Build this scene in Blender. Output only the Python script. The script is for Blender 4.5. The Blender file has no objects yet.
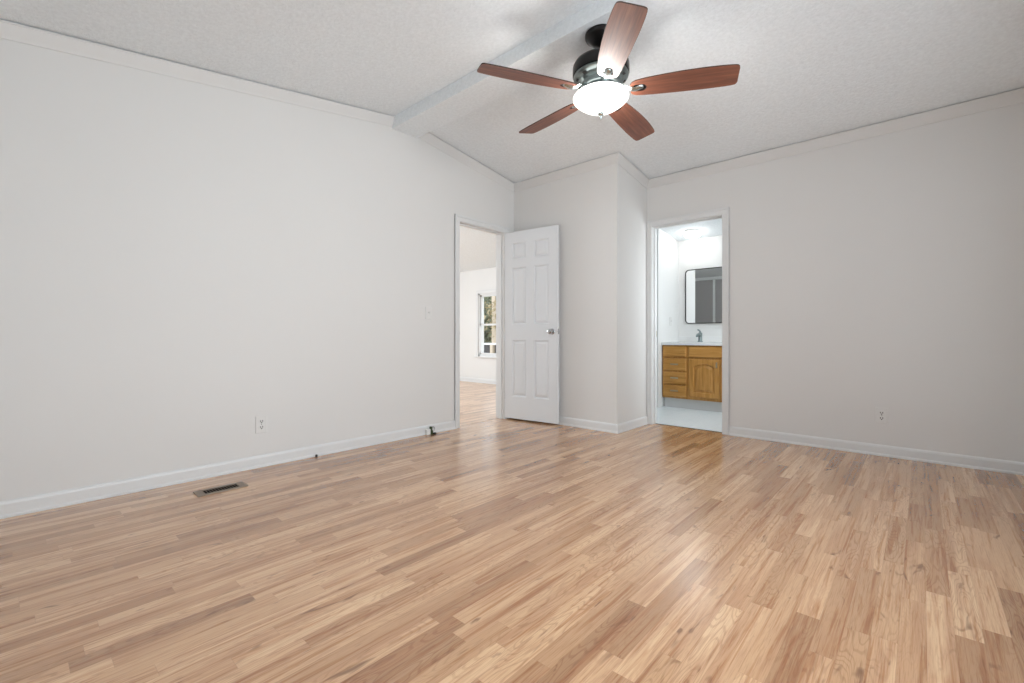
import bpy, bmesh, math, random
from mathutils import Vector, Matrix

random.seed(7)
scene = bpy.context.scene
COL = scene.collection
PI = math.pi

# ---------------------------------------------------------------- camera
cam_d = bpy.data.cameras.new('camera')
cam = bpy.data.objects.new('camera', cam_d)
COL.objects.link(cam)
cam.location = (3.391, 0.0, 0.9)
cam.rotation_euler = (math.radians(90), 0, math.radians(42))
cam_d.sensor_width = 36.0
cam_d.lens = 16.0
cam_d.shift_y = -5.0 / 1024.0
cam_d.clip_start = 0.02
scene.camera = cam

# ---------------------------------------------------------------- view, world, daylight, added fill lamps
scene.view_settings.view_transform = 'Standard'
scene.view_settings.look = 'None'
scene.view_settings.gamma = 1.0
scene.view_settings.use_curve_mapping = False
scene.view_settings.exposure = 0.32

world = bpy.data.worlds.new('sky')
scene.world = world
world.use_nodes = True
bgn = world.node_tree.nodes['Background']
bgn.inputs['Color'].default_value = (0.88, 0.94, 1.0, 1)
bgn.inputs['Strength'].default_value = 2.3


def area_light(name, loc, direction, sx, sy, power, color=(1, 1, 1)):
    d = bpy.data.lights.new(name, 'AREA')
    d.shape = 'RECTANGLE'
    d.size = sx
    d.size_y = sy
    d.energy = power
    d.color = color
    o = bpy.data.objects.new(name, d)
    COL.objects.link(o)
    o.location = loc
    o.rotation_euler = Vector(direction).to_track_quat('-Z', 'Z').to_euler()
    return o


DAY = (0.89, 0.96, 1.0)
# daylight coming in through the wide bedroom window in the right wall
key = area_light('daylight_right_window', (4.12, 1.32, 1.27), (-1, 0, -0.03), 3.4, 1.5, 44, DAY)
key.data.spread = math.radians(128)
# fill lamp added behind a made-up opening to brighten the far room
area_light('added_fill_far_room', (-5.30, 2.25, 1.35), (1, 0.35, -0.4), 1.9, 1.5, 125, (0.86, 0.94, 1.0))
# fill lamp added behind a made-up side window to brighten the bathroom
area_light('added_fill_bathroom', (2.80, 5.00, 1.50), (-1, 0, -0.45), 0.72, 0.8, 21, DAY)


# ---------------------------------------------------------------- material helpers
class NT:
    def __init__(self, name):
        self.m = bpy.data.materials.new(name)
        self.m.use_nodes = True
        self.t = self.m.node_tree
        self.p = self.t.nodes['Principled BSDF']
        self.out = self.t.nodes['Material Output']

    def n(self, kind, **kw):
        nd = self.t.nodes.new(kind)
        for k, v in kw.items():
            setattr(nd, k, v)
        return nd

    def link(self, a, b):
        self.t.links.new(a, b)

    def put(self, sock, v):
        if isinstance(v, bpy.types.NodeSocket):
            self.link(v, sock)
        else:
            sock.default_value = v

    def math(self, op, a, b=0.0, c=None):
        nd = self.n('ShaderNodeMath', operation=op)
        self.put(nd.inputs[0], a)
        self.put(nd.inputs[1], b)
        if c is not None:
            self.put(nd.inputs[2], c)
        return nd.outputs[0]

    def vec(self, x, y, z):
        nd = self.n('ShaderNodeCombineXYZ')
        for i, v in enumerate((x, y, z)):
            self.put(nd.inputs[i], v)
        return nd.outputs[0]

    def noise(self, v, scale=1.0, detail=2.0, rough=0.5, distort=0.0):
        nd = self.n('ShaderNodeTexNoise')
        self.put(nd.inputs['Vector'], v)
        nd.inputs['Scale'].default_value = scale
        nd.inputs['Detail'].default_value = detail
        nd.inputs['Roughness'].default_value = rough
        nd.inputs['Distortion'].default_value = distort
        return nd.outputs['Fac']

    def white(self, v):
        nd = self.n('ShaderNodeTexWhiteNoise', noise_dimensions='3D')
        self.put(nd.inputs['Vector'], v)
        return nd.outputs['Value']

    def ramp(self, fac, stops, interp='LINEAR'):
        nd = self.n('ShaderNodeValToRGB')
        cr = nd.color_ramp
        cr.interpolation = interp
        while len(cr.elements) < len(stops):
            cr.elements.new(0.5)
        for e, (pos, c) in zip(cr.elements, stops):
            e.position = pos
            e.color = c if len(c) == 4 else (*c, 1)
        self.put(nd.inputs[0], fac)
        return nd.outputs['Color']

    def mix(self, fac, a, b, mode='MIX'):
        nd = self.n('ShaderNodeMix', data_type='RGBA', blend_type=mode)
        self.put(nd.inputs[0], fac)
        for s, v in ((nd.inputs[6], a), (nd.inputs[7], b)):
            if isinstance(v, tuple) and len(v) == 3:
                v = (*v, 1)
            self.put(s, v)
        return nd.outputs[2]

    def bump(self, h, strength=0.3, dist=0.01):
        nd = self.n('ShaderNodeBump')
        nd.inputs['Strength'].default_value = strength
        nd.inputs['Distance'].default_value = dist
        self.put(nd.inputs['Height'], h)
        self.link(nd.outputs[0], self.p.inputs['Normal'])

    def coord(self):
        return self.n('ShaderNodeTexCoord').outputs['Object']

    def sep(self, v):
        nd = self.n('ShaderNodeSeparateXYZ')
        self.link(v, nd.inputs[0])
        return nd.outputs

    def base(self, v):
        if isinstance(v, tuple) and len(v) == 3:
            v = (*v, 1)
        self.put(self.p.inputs['Base Color'], v)


def plain(name, col, rough=0.5, metal=0.0, spec=0.5, var=0.03, scale=6.0):
    """painted / moulded surface with a slight, soft unevenness of tone"""
    t = NT(name)
    nz = t.noise(t.coord(), scale, 3.0)
    a = tuple(max(0, c * (1 - var)) for c in col)
    b = tuple(min(1, c * (1 + var)) for c in col)
    t.base(t.mix(nz, a, b))
    t.p.inputs['Roughness'].default_value = rough
    t.p.inputs['Metallic'].default_value = metal
    t.p.inputs['Specular IOR Level'].default_value = spec
    return t.m


def emitter(name, col, strength, body=(0.9, 0.9, 0.88)):
    t = NT(name)
    t.base(body)
    t.p.inputs['Roughness'].default_value = 0.25
    t.p.inputs['Emission Color'].default_value = (*col, 1)
    t.p.inputs['Emission Strength'].default_value = strength
    return t.m


def lit_glass(name, col, glow):
    """frosted-glass bowl, partly clear, glowing from the bulbs inside"""
    t = NT(name)
    tr = t.n('ShaderNodeBsdfTransparent')
    em = t.n('ShaderNodeEmission')
    em.inputs['Color'].default_value = (*col, 1)
    nz = t.noise(t.coord(), 9.0, 2.0)
    t.put(em.inputs['Strength'], t.math('MULTIPLY_ADD', nz, 0.4, glow))
    mx = t.n('ShaderNodeMixShader')
    mx.inputs[0].default_value = 0.45
    t.link(tr.outputs[0], mx.inputs[1])
    t.link(em.outputs[0], mx.inputs[2])
    t.link(mx.outputs[0], t.out.inputs['Surface'])
    return t.m


def wall_paint(name, col, bump=0.06):
    t = NT(name)
    c = t.coord()
    nz = t.noise(c, 1.3, 2.0)
    t.base(t.mix(nz, tuple(v * 0.985 for v in col), tuple(min(1, v * 1.01) for v in col)))
    t.p.inputs['Roughness'].default_value = 0.55
    t.p.inputs['Specular IOR Level'].default_value = 0.25
    t.bump(t.noise(c, 180, 2.0), bump, 0.002)
    return t.m


def ceiling_texture(name, col):
    t = NT(name)
    c = t.coord()
    a = t.noise(c, 55, 3.0, 0.6)
    b = t.noise(c, 140, 2.0, 0.6)
    h = t.math('ADD', a, t.math('MULTIPLY', b, 0.5))
    t.base(t.mix(t.ramp(t.noise(c, 48, 3.0, 0.6), [(0.3, (0, 0, 0)), (0.7, (1, 1, 1))]), tuple(v * 0.91 for v in col), col))
    t.p.inputs['Roughness'].default_value = 0.9
    t.p.inputs['Specular IOR Level'].default_value = 0.1
    t.bump(h, 0.42, 0.012)
    return t.m


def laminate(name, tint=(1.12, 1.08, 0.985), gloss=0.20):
    """three-strip oak laminate, strips running along y"""
    t = NT(name)
    x, y, _z = t.sep(t.coord())
    u = t.math('DIVIDE', x, 0.063)
    row = t.math('FLOOR', u)
    fx = t.math('FRACT', u)
    r1 = t.white(t.vec(row, 3.7, 1.1))
    r2 = t.white(t.vec(row, 9.2, 5.3))
    ln = t.math('MULTIPLY_ADD', r2, 0.32, 0.42)
    v = t.math('ADD', t.math('DIVIDE', y, ln), t.math('MULTIPLY', r1, 23.0))
    cl = t.math('FLOOR', v)
    fv = t.math('FRACT', v)
    ida = t.white(t.vec(row, cl, 0.0))
    idb = t.white(t.vec(row, cl, 7.0))
    idc = t.white(t.vec(row, cl, 13.0))
    tone = t.ramp(ida, [(0.0, (0.345, 0.185, 0.098)), (0.15, (0.440, 0.252, 0.140)), (0.36, (0.550, 0.340, 0.200)),
                        (0.68, (0.625, 0.402, 0.248)), (1.0, (0.700, 0.475, 0.306))])
    off = t.math('MULTIPLY', idb, 40.0)
    # broad drift of tone inside a strip
    br = t.noise(t.vec(t.math('MULTIPLY', x, 20.0), t.math('MULTIPLY_ADD', y, 1.1, off), off), 1.0, 2.0, 0.5, 0.3)
    c0 = t.mix(t.math('MULTIPLY', t.ramp(br, [(0.47, (0, 0, 0)), (0.66, (1, 1, 1))]), 0.72), tone, (0.42, 0.215, 0.112))
    # long narrow streaks of darker, redder heartwood
    st = t.noise(t.vec(t.math('MULTIPLY', x, 62.0), t.math('MULTIPLY_ADD', y, 2.0, off), off), 1.0, 4.0, 0.6, 0.6)
    c1 = t.mix(t.math('MULTIPLY', t.ramp(st, [(0.49, (0, 0, 0)), (0.64, (1, 1, 1))]), 0.95), c0, t.mix(1.0, c0, (0.70, 0.55, 0.43), 'MULTIPLY'))
    # cathedral rings on part of the strips
    wv = t.n('ShaderNodeTexNoise')
    t.put(wv.inputs['Vector'], t.vec(t.math('MULTIPLY', x, 17.0), t.math('MULTIPLY_ADD', y, 2.6, off), t.math('MULTIPLY', off, 1.7)))
    wv.inputs['Scale'].default_value = 1.0
    wv.inputs['Detail'].default_value = 1.5
    rings = t.math('SINE', t.math('MULTIPLY', wv.outputs['Fac'], 110.0))
    rm = t.math('MULTIPLY', t.ramp(rings, [(0.30, (0, 0, 0)), (0.9, (1, 1, 1))]), t.ramp(idc, [(0.30, (0.2, 0.2, 0.2)), (0.75, (1, 1, 1))]))
    c2 = t.mix(t.math('MULTIPLY', rm, 0.50), c1, t.mix(1.0, c1, (0.64, 0.55, 0.48), 'MULTIPLY'))
    # fine pores
    fine = t.noise(t.vec(t.math('MULTIPLY', x, 380.0), t.math('MULTIPLY', y, 11.0), off), 1.0, 3.0, 0.6)
    c3 = t.mix(t.math('MULTIPLY', t.ramp(fine, [(0.50, (0, 0, 0)), (0.70, (1, 1, 1))]), 0.62), c2, t.mix(1.0, c2, (0.64, 0.54, 0.47), 'MULTIPLY'))
    # knots and short dark flecks
    kn = t.noise(t.vec(t.math('MULTIPLY', x, 24.0), t.math('MULTIPLY_ADD', y, 5.5, off), off), 1.0, 2.0, 0.55, 1.0)
    c4 = t.mix(t.math('MULTIPLY', t.ramp(kn, [(0.655, (0, 0, 0)), (0.76, (1, 1, 1))]), 0.80), c3, (0.165, 0.075, 0.036))
    # seams
    ex = t.math('MINIMUM', fx, t.math('SUBTRACT', 1.0, fx))
    ev = t.math('MULTIPLY', t.math('MINIMUM', fv, t.math('SUBTRACT', 1.0, fv)), ln)
    sx = t.math('LESS_THAN', ex, 0.012)
    sv = t.math('LESS_THAN', ev, 0.0009)
    sm = t.math('MAXIMUM', sx, sv)
    c5 = t.mix(t.math('MULTIPLY', sm, 0.26), c4, (0.28, 0.15, 0.085))
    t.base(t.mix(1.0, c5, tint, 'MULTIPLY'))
    t.put(t.p.inputs['Roughness'], t.math('MULTIPLY_ADD', fine, 0.06, gloss))
    t.p.inputs['Specular IOR Level'].default_value = 1.0
    t.p.inputs['Coat Weight'].default_value = 0.4
    t.p.inputs['Coat Roughness'].default_value = 0.20
    t.bump(t.math('SUBTRACT', t.math('MULTIPLY', fine, 0.25), sm), 0.06, 0.001)
    return t.m


def wood(name, dark, mid, light, along, rough=0.35, scale=1.0, spec=0.5):
    t = NT(name)
    s = list(t.sep(t.coord()))
    f = [34.0 * scale] * 3
    f[along] = 2.0 * scale
    v = t.vec(*[t.math('MULTIPLY', a, k) for a, k in zip(s, f)])
    a = t.noise(v, 1.0, 4.0, 0.6, 0.6)
    f2 = [160.0 * scale] * 3
    f2[along] = 6.0 * scale
    v2 = t.vec(*[t.math('MULTIPLY', q, k) for q, k in zip(s, f2)])
    b = t.noise(v2, 1.0, 2.0, 0.6)
    m = t.math('MULTIPLY_ADD', b, 0.35, t.math('MULTIPLY', a, 0.75))
    t.base(t.ramp(m, [(0.32, dark), (0.52, mid), (0.74, light)]))
    t.p.inputs['Roughness'].default_value = rough
    t.p.inputs['Specular IOR Level'].default_value = spec
    return t.m


def marble(name):
    t = NT(name)
    c = t.coord()
    x, y, _z = t.sep(c)
    n1 = t.noise(c, 5.0, 5.0, 0.6, 1.6)
    vein = t.ramp(n1, [(0.44, (0, 0, 0)), (0.5, (1, 1, 1)), (0.56, (0, 0, 0))])
    gx = t.math('FRACT', t.math('DIVIDE', x, 0.305))
    gy = t.math('FRACT', t.math('DIVIDE', y, 0.61))
    g = t.math('MAXIMUM', t.math('LESS_THAN', gx, 0.010), t.math('LESS_THAN', gy, 0.005))
    cc = t.mix(t.math('MULTIPLY', vein, 0.16), (0.84, 0.91, 0.94), (0.55, 0.67, 0.72))
    t.base(t.mix(t.math('MULTIPLY', g, 0.35), cc, (0.5, 0.58, 0.62)))
    t.p.inputs['Roughness'].default_value = 0.3
    return t.m


def pane_glass(name):
    t = NT(name)
    tr = t.n('ShaderNodeBsdfTransparent')
    gl = t.n('ShaderNodeBsdfGlossy')
    gl.inputs['Roughness'].default_value = 0.02
    nz = t.noise(t.coord(), 3.0, 1.0)
    mx = t.n('ShaderNodeMixShader')
    t.put(mx.inputs[0], t.math('MULTIPLY_ADD', nz, 0.02, 0.03))
    t.link(tr.outputs[0], mx.inputs[1])
    t.link(gl.outputs[0], mx.inputs[2])
    t.link(mx.outputs[0], t.out.inputs['Surface'])
    return t.m


def leafy(name, a, b):
    t = NT(name)
    t.base(t.mix(t.noise(t.coord(), 2.5, 3.0), a, b))
    t.p.inputs['Roughness'].default_value = 0.7
    return t.m


M = {
    'wall': wall_paint('warm_white_wall_paint', (0.735, 0.728, 0.715)),
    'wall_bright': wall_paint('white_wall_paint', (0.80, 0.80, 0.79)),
    'ceiling': ceiling_texture('textured_ceiling_paint', (0.89, 0.93, 0.955)),
    'trim': plain('white_trim_paint', (0.735, 0.742, 0.742), 0.38, var=0.012),
    'crown': plain('crown_paint', (0.705, 0.70, 0.69), 0.5, var=0.012),
    'door': plain('white_door_paint', (0.745, 0.765, 0.785), 0.38, var=0.015),
    'floor': laminate('oak_strip_laminate'),
    'floor_far': laminate('sheen_tinted_oak_laminate', (1.42, 1.56, 1.70), 0.30),  # tint raised so the colour carries the washed-out sheen of the light
    'dark_gap': plain('dark_rubber_seam', (0.05, 0.04, 0.035), 0.7),
    'blade': wood('cherry_blade_wood', (0.075, 0.022, 0.012), (0.175, 0.055, 0.028), (0.28, 0.10, 0.052), 0, 0.50, 1.0, 0.9),
    'blade_edge': plain('dark_blade_edge', (0.045, 0.02, 0.015), 0.5),
    'bronze': plain('black_bronze_metal', (0.014, 0.013, 0.013), 0.28, 0.6),
    'nickel': plain('brushed_nickel', (0.50, 0.56, 0.56), 0.27, 1.0),
    'dark_nickel': plain('dark_brushed_nickel', (0.27, 0.32, 0.32), 0.3, 1.0),
    'chrome': plain('polished_chrome', (0.52, 0.53, 0.54), 0.12, 1.0),
    'bowl': lit_glass('lit_frosted_glass_bowl', (1.0, 0.975, 0.94), 3.2),
    'dome': emitter('lit_frosted_glass_dome', (1.0, 0.985, 0.955), 11.0),
    'oak': wood('honey_oak', (0.34, 0.145, 0.028), (0.52, 0.250, 0.058), (0.64, 0.345, 0.105), 2, 0.33),
    'oak_h': wood('honey_oak_crossgrain', (0.34, 0.145, 0.028), (0.52, 0.250, 0.058), (0.64, 0.345, 0.105), 0, 0.33),
    'pewter': plain('antique_pewter', (0.50, 0.43, 0.30), 0.4, 0.8),
    'plastic': plain('white_plastic', (0.74, 0.735, 0.72), 0.3, var=0.01),
    'slot': plain('dark_slot', (0.03, 0.03, 0.03), 0.6),
    'vent': plain('brown_painted_steel', (0.30, 0.24, 0.19), 0.6, 0.0, 0.25),
    'vent_shade': plain('duct_shade_black', (0.006, 0.005, 0.004), 0.9, 0.0, 0.0),
    'cultured': plain('white_cultured_marble', (0.86, 0.865, 0.86), 0.2),
    'marble': marble('pale_blue_vinyl_tile'),
    'mirror': plain('silvered_mirror', (0.92, 0.93, 0.93), 0.01, 1.0, var=0.0),
    'black': plain('matt_black_metal', (0.016, 0.014, 0.013), 0.4, 0.3),
    'shower_glass': plain('obscure_grey_shower_glass', (0.30, 0.285, 0.28), 0.3, 0.0, 0.5, 0.06, 3.0),
    'aluminium': plain('satin_aluminium', (0.66, 0.66, 0.65), 0.35, 0.35),
    'surround': plain('grey_shower_surround', (0.42, 0.41, 0.40), 0.3),
    'pane': pane_glass('window_pane'),
    'green': plain('dark_green_plastic', (0.045, 0.07, 0.022), 0.45, var=0.25, scale=60),
    'grey_cable': plain('grey_cable', (0.30, 0.33, 0.34), 0.5),
    'rubber': plain('black_rubber', (0.012, 0.010, 0.009), 0.6),
    'bark': leafy('tree_bark', (0.10, 0.075, 0.055), (0.24, 0.19, 0.145)),
    'bark_pale': leafy('pale_tree_bark', (0.42, 0.33, 0.24), (0.58, 0.50, 0.40)),
    'leaf': leafy('dull_green_leaves', (0.055, 0.075, 0.035), (0.17, 0.19, 0.11)),
    'leaf_tan': leafy('tan_leaves', (0.28, 0.21, 0.11), (0.42, 0.36, 0.22)),
    'fence': leafy('dark_weathered_boards', (0.022, 0.022, 0.025), (0.055, 0.055, 0.06)),
    'grass': leafy('winter_grass', (0.20, 0.19, 0.10), (0.32, 0.28, 0.17)),
}


# ---------------------------------------------------------------- mesh helpers
def box(bm, x0, x1, y0, y1, z0, z1, bev=0.0, seg=2):
    r = bmesh.ops.create_cube(bm, size=1.0)
    vs = r['verts']
    for v in vs:
        v.co = Vector(((x0 + x1) / 2 + v.co.x * (x1 - x0), (y0 + y1) / 2 + v.co.y * (y1 - y0), (z0 + z1) / 2 + v.co.z * (z1 - z0)))
    if bev > 0:
        es = list({e for v in vs for e in v.link_edges})
        bmesh.ops.bevel(bm, geom=es, offset=bev, segments=seg, profile=0.5, affect='EDGES')


def prism(bm, pts, d):
    """polygon (3D points) extruded by vector d, closed"""
    d = Vector(d)
    a = [bm.verts.new(Vector(p)) for p in pts]
    b = [bm.verts.new(Vector(p) + d) for p in pts]
    n = len(a)
    bm.faces.new(a[::-1])
    bm.faces.new(b)
    for i in range(n):
        j = (i + 1) % n
        bm.faces.new((a[i], a[j], b[j], b[i]))


def lathe(bm, prof, cx, cy, seg=40):
    rings = []
    for r, z in prof:
        if r < 1e-5:
            rings.append([bm.verts.new((cx, cy, z))])
        else:
            rings.append([bm.verts.new((cx + r * math.cos(2 * PI * k / seg), cy + r * math.sin(2 * PI * k / seg), z)) for k in range(seg)])
    for a, b in zip(rings, rings[1:]):
        for k in range(seg):
            j = (k + 1) % seg
            if len(a) == 1 and len(b) == 1:
                continue
            if len(a) == 1:
                bm.faces.new((a[0], b[k], b[j]))
            elif len(b) == 1:
                bm.faces.new((a[k], b[0], a[j]))
            else:
                bm.faces.new((a[k], b[k], b[j], a[j]))


def lathe_axis(bm, prof, origin, axis, seg=20):
    """lathe about an arbitrary axis; prof is (radius, distance along axis)"""
    b2 = bmesh.new()
    lathe(b2, prof, 0, 0, seg)
    q = Vector((0, 0, 1)).rotation_difference(Vector(axis).normalized()).to_matrix().to_4x4()
    merge(bm, b2, Matrix.Translation(Vector(origin)) @ q)


def merge(bm, b2, mat=None):
    if mat is not None:
        bmesh.ops.transform(b2, matrix=mat, verts=b2.verts)
    mp = {v: bm.verts.new(v.co) for v in b2.verts}
    for f in b2.faces:
        try:
            bm.faces.new([mp[v] for v in f.verts])
        except ValueError:
            pass
    b2.free()


def tube(bm, path, rad, seg=10):
    path = [Vector(p) for p in path]
    rads = rad if isinstance(rad, (list, tuple)) else [rad] * len(path)
    rings = []
    up = Vector((0.03, 0.05, 1)).normalized()
    for i, p in enumerate(path):
        t = (path[min(i + 1, len(path) - 1)] - path[max(i - 1, 0)]).normalized()
        a = t.cross(up)
        if a.length < 1e-3:
            a = t.cross(Vector((1, 0, 0)))
        a.normalize()
        b = t.cross(a)
        rings.append([bm.verts.new(p + (a * math.cos(2 * PI * k / seg) + b * math.sin(2 * PI * k / seg)) * rads[i]) for k in range(seg)])
    for r0, r1 in zip(rings, rings[1:]):
        for k in range(seg):
            j = (k + 1) % seg
            bm.faces.new((r0[k], r0[j], r1[j], r1[k]))
    bm.faces.new(rings[0][::-1])
    bm.faces.new(rings[-1])


def sweep(bm, path, prof, zfun, side):
    """moulding along a plan polyline with mitred corners; prof = (out, z offset); side=+1: the room lies left of the path"""
    pts = [Vector(p) for p in path]
    rows = []
    for i, p in enumerate(pts):
        d0 = (p - pts[i - 1]).normalized() if i > 0 else None
        d1 = (pts[i + 1] - p).normalized() if i < len(pts) - 1 else None
        n0 = Vector((-d0.y, d0.x)) * side if d0 else None
        n1 = Vector((-d1.y, d1.x)) * side if d1 else None
        if n0 is None:
            m = n1
        elif n1 is None:
            m = n0
        else:
            m = (n0 + n1)
            m = m / m.dot(n0)
        row = []
        for a, b in prof:
            q = p + m * a
            row.append(bm.verts.new((q.x, q.y, zfun(q.x, q.y) + b)))
        rows.append(row)
    n = len(prof)
    for r0, r1 in zip(rows, rows[1:]):
        for k in range(n):
            j = (k + 1) % n
            bm.faces.new((r0[k], r0[j], r1[j], r1[k]))
    bm.faces.new(rows[0][::-1])
    bm.faces.new(rows[-1])


def obj(name, bm, mat, parent=None, smooth=False, angle=35):
    bmesh.ops.recalc_face_normals(bm, faces=bm.faces)
    me = bpy.data.meshes.new(name)
    if parent is not None:
        off = Vector((0, 0, 0))
        q = parent
        while q is not None:
            off += q.location
            q = q.parent
        bmesh.ops.translate(bm, verts=bm.verts, vec=-off)
    bm.to_mesh(me)
    bm.free()
    mats = mat if isinstance(mat, (list, tuple)) else [mat]
    for m in mats:
        me.materials.append(M[m])
    if smooth:
        for p in me.polygons:
            p.use_smooth = True
        if angle:
            me.set_sharp_from_angle(angle=math.radians(angle))
    o = bpy.data.objects.new(name, me)
    COL.objects.link(o)
    if parent is not None:
        o.parent = parent
    return o


def tag(o, label, cat=None, group=None, kind=None):
    o['label'] = label
    if cat:
        o['category'] = cat
    if group:
        o['group'] = group
    if kind:
        o['kind'] = kind
    return o


def thing(name, loc, label, cat, group=None, kind=None):
    o = bpy.data.objects.new(name, None)
    COL.objects.link(o)
    o.location = loc
    o.empty_display_size = 0.1
    return tag(o, label, cat, group, kind)


def struct(name, bm, mat, label, cat, smooth=False):
    return tag(obj(name, bm, mat, None, smooth), label, cat, None, 'structure')


def dup(root, loc, rotz, label):
    r = root.copy()
    COL.objects.link(r)
    r.location = loc
    r.rotation_euler = (0, 0, rotz)
    r['label'] = label
    for ch in root.children:
        c = ch.copy()
        COL.objects.link(c)
        c.parent = r
        for g in ch.children:
            d = g.copy()
            COL.objects.link(d)
            d.parent = c
    return r


# ---------------------------------------------------------------- dimensions (metres)
XR = 3.95            # right wall
YN = -0.60           # near wall, behind the camera
YB = 4.421           # back wall
YE = 6.165           # outer wall of bathroom and far room
BX, BY = 1.285, 3.800   # corner bump-out: right face, front face
RIDGE_Y, RIDGE_Z, SL = 2.352, 2.806, 0.147
TW = 0.115


def zc(y):
    return RIDGE_Z - SL * abs(y - RIDGE_Y)


def zfar(y):
    return RIDGE_Z - 0.1576 * abs(y - RIDGE_Y)


def zbath(y):
    return 2.205 + 0.11 * (YE - y)


# ---------------------------------------------------------------- floors
bm = bmesh.new(); box(bm, -0.075, XR + .1, YN - .1, YB + 0.055, -0.08, 0)
struct('floor', bm, 'floor', 'light oak strip laminate floor of the empty bedroom', 'floor')
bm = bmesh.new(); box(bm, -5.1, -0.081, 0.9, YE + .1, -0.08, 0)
struct('floor', bm, 'floor_far', 'laminate floor of the room beyond the open door, tinted pale for its light sheen', 'floor')
bm = bmesh.new(); box(bm, 0.0, 2.7, YB + 0.062, YE + .1, -0.08, 0)
struct('floor', bm, 'marble', 'pale blue-white tiled floor inside the bathroom', 'floor')
bm = bmesh.new(); box(bm, -0.081, -0.075, 2.992, 3.64, -0.08, -0.001)
struct('trim_1', bm, 'dark_gap', 'thin dark floor seam in the left doorway', 'floor seam')
bm = bmesh.new(); box(bm, 1.34, 2.02, YB + 0.052, YB + 0.066, -0.08, 0.004)
struct('trim_2', bm, 'dark_gap', 'thin dark floor seam in the bathroom doorway', 'floor seam')


# ---------------------------------------------------------------- walls
def wall_y_piece(bm, y0, y1, z0, x0=-TW, x1=0.0, zf=zc):
    """piece of a wall lying along y, top following the roof"""
    ys = [y0] + ([RIDGE_Y] if y0 < RIDGE_Y < y1 else []) + [y1]
    pts = [(x0, y0, z0), (x0, y1, z0)] + [(x0, y, zf(y) + 0.03) for y in reversed(ys)]
    prism(bm, pts, (x1 - x0, 0, 0))


bm = bmesh.new()
wall_y_piece(bm, YN - .1, 2.974, -0.08)
wall_y_piece(bm, 2.974, 3.658, 2.048)
wall_y_piece(bm, 3.658, YE + .1, -0.08)
struct('wall_left', bm, 'wall', 'long warm white left wall with the open doorway', 'wall')

bm = bmesh.new()
box(bm, BX + 0.001, 1.322, YB, YB + TW, -0.08, zc(YB) + .02)
box(bm, 2.038, XR + .1, YB, YB + TW, -0.08, zc(YB) + .02)
box(bm, 1.322, 2.038, YB, YB + TW, 2.038, zc(YB) + .02)
struct('wall_back', bm, 'wall', 'warm white back wall with the bathroom doorway', 'wall')

bm = bmesh.new()
prism(bm, [(0.0, BY, -.08), (BX, BY, -.08), (BX, YB + TW, -.08), (BX - .1, YB + TW, -.08), (BX - .1, BY + .1, -.08), (0, BY + .1, -.08)], (0, 0, 2.62))
struct('wall_corner', bm, 'wall', 'boxed-out corner wall behind the white door', 'wall')

bm = bmesh.new()
wall_y_piece(bm, YN - .1, -.48, -.08, XR, XR + .1)
wall_y_piece(bm, 3.28, YB + TW, -.08, XR, XR + .1)
box(bm, XR, XR + .1, -.48, 3.28, -.08, 0.5)
wall_y_piece(bm, -.48, 3.28, 2.05, XR, XR + .1)
struct('wall_right', bm, 'wall', 'warm white right wall with a wide window, outside the view', 'wall')

bm = bmesh.new(); box(bm, 0, XR, YN - .1, YN, -.08, zc(YN) + .02)
struct('wall_near', bm, 'wall', 'plain near wall behind the camera', 'wall')


def window_y(name, x0, x1, z0, z1, yin, yout, label, face):
    """window set in a wall lying along x; face = +1 when the room is on the +y side"""
    w = thing(name, ((x0 + x1) / 2, yin, z0), label, 'window', None, 'structure')
    b = bmesh.new()
    ya, yb = sorted((yin, yout))
    fr = 0.03
    for (a0, a1, c0, c1) in ((x0, x0 + fr, z0, z1), (x1 - fr, x1, z0, z1), (x0, x1, z0, z0 + fr), (x0, x1, z1 - fr, z1)):
        box(b, a0, a1, ya, yb, c0, c1)
    obj('window_frame', b, 'trim', w)
    b = bmesh.new()
    cs, pr = 0.062, 0.014
    yc0, yc1 = sorted((yin, yin + face * pr))
    box(b, x0 - cs, x0, yc0, yc1, z0, z1 + cs, 0.003)
    box(b, x1, x1 + cs, yc0, yc1, z0, z1 + cs, 0.003)
    box(b, x0, x1, yc0, yc1, z1, z1 + cs, 0.003)
    obj('casing', b, 'trim', w)
    b = bmesh.new()
    yc0, yc1 = sorted((yin, yin + face * 0.05))
    box(b, x0 - cs - .02, x1 + cs + .02, yc0, yc1, z0 - 0.03, z0, 0.005)
    obj('window_sill', b, 'trim', w)
    ym = yin + (yout - yin) * 0.11
    zm = (z0 + z1) / 2
    for k, (c0, c1) in enumerate(((z0 + fr, zm + .018), (zm - .018, z1 - fr))):
        y_ = ym + (yout - yin) * 0.20 * k + 0.0
        b = bmesh.new()
        s = 0.035
        for (a0, a1, d0, d1) in ((x0 + fr, x0 + fr + s, c0, c1), (x1 - fr - s, x1 - fr, c0, c1), (x0 + fr, x1 - fr, c0, c0 + s), (x0 + fr, x1 - fr, c1 - s, c1)):
            box(b, a0, a1, y_ - .012, y_ + .012, d0, d1)
        sh = obj('sash', b, 'trim', w)
        b = bmesh.new()
        box(b, x0 + fr + s - .005, x1 - fr - s + .005, y_ - .003, y_ + .003, c0 + s - .005, c1 - s + .005)
        obj('pane', b, 'pane', sh)
    return w


window_y('window_1', -3.04, -2.10, 0.52, 1.735, YE, YE + .12, 'white double-hung window seen through the left doorway', -1)

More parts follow.
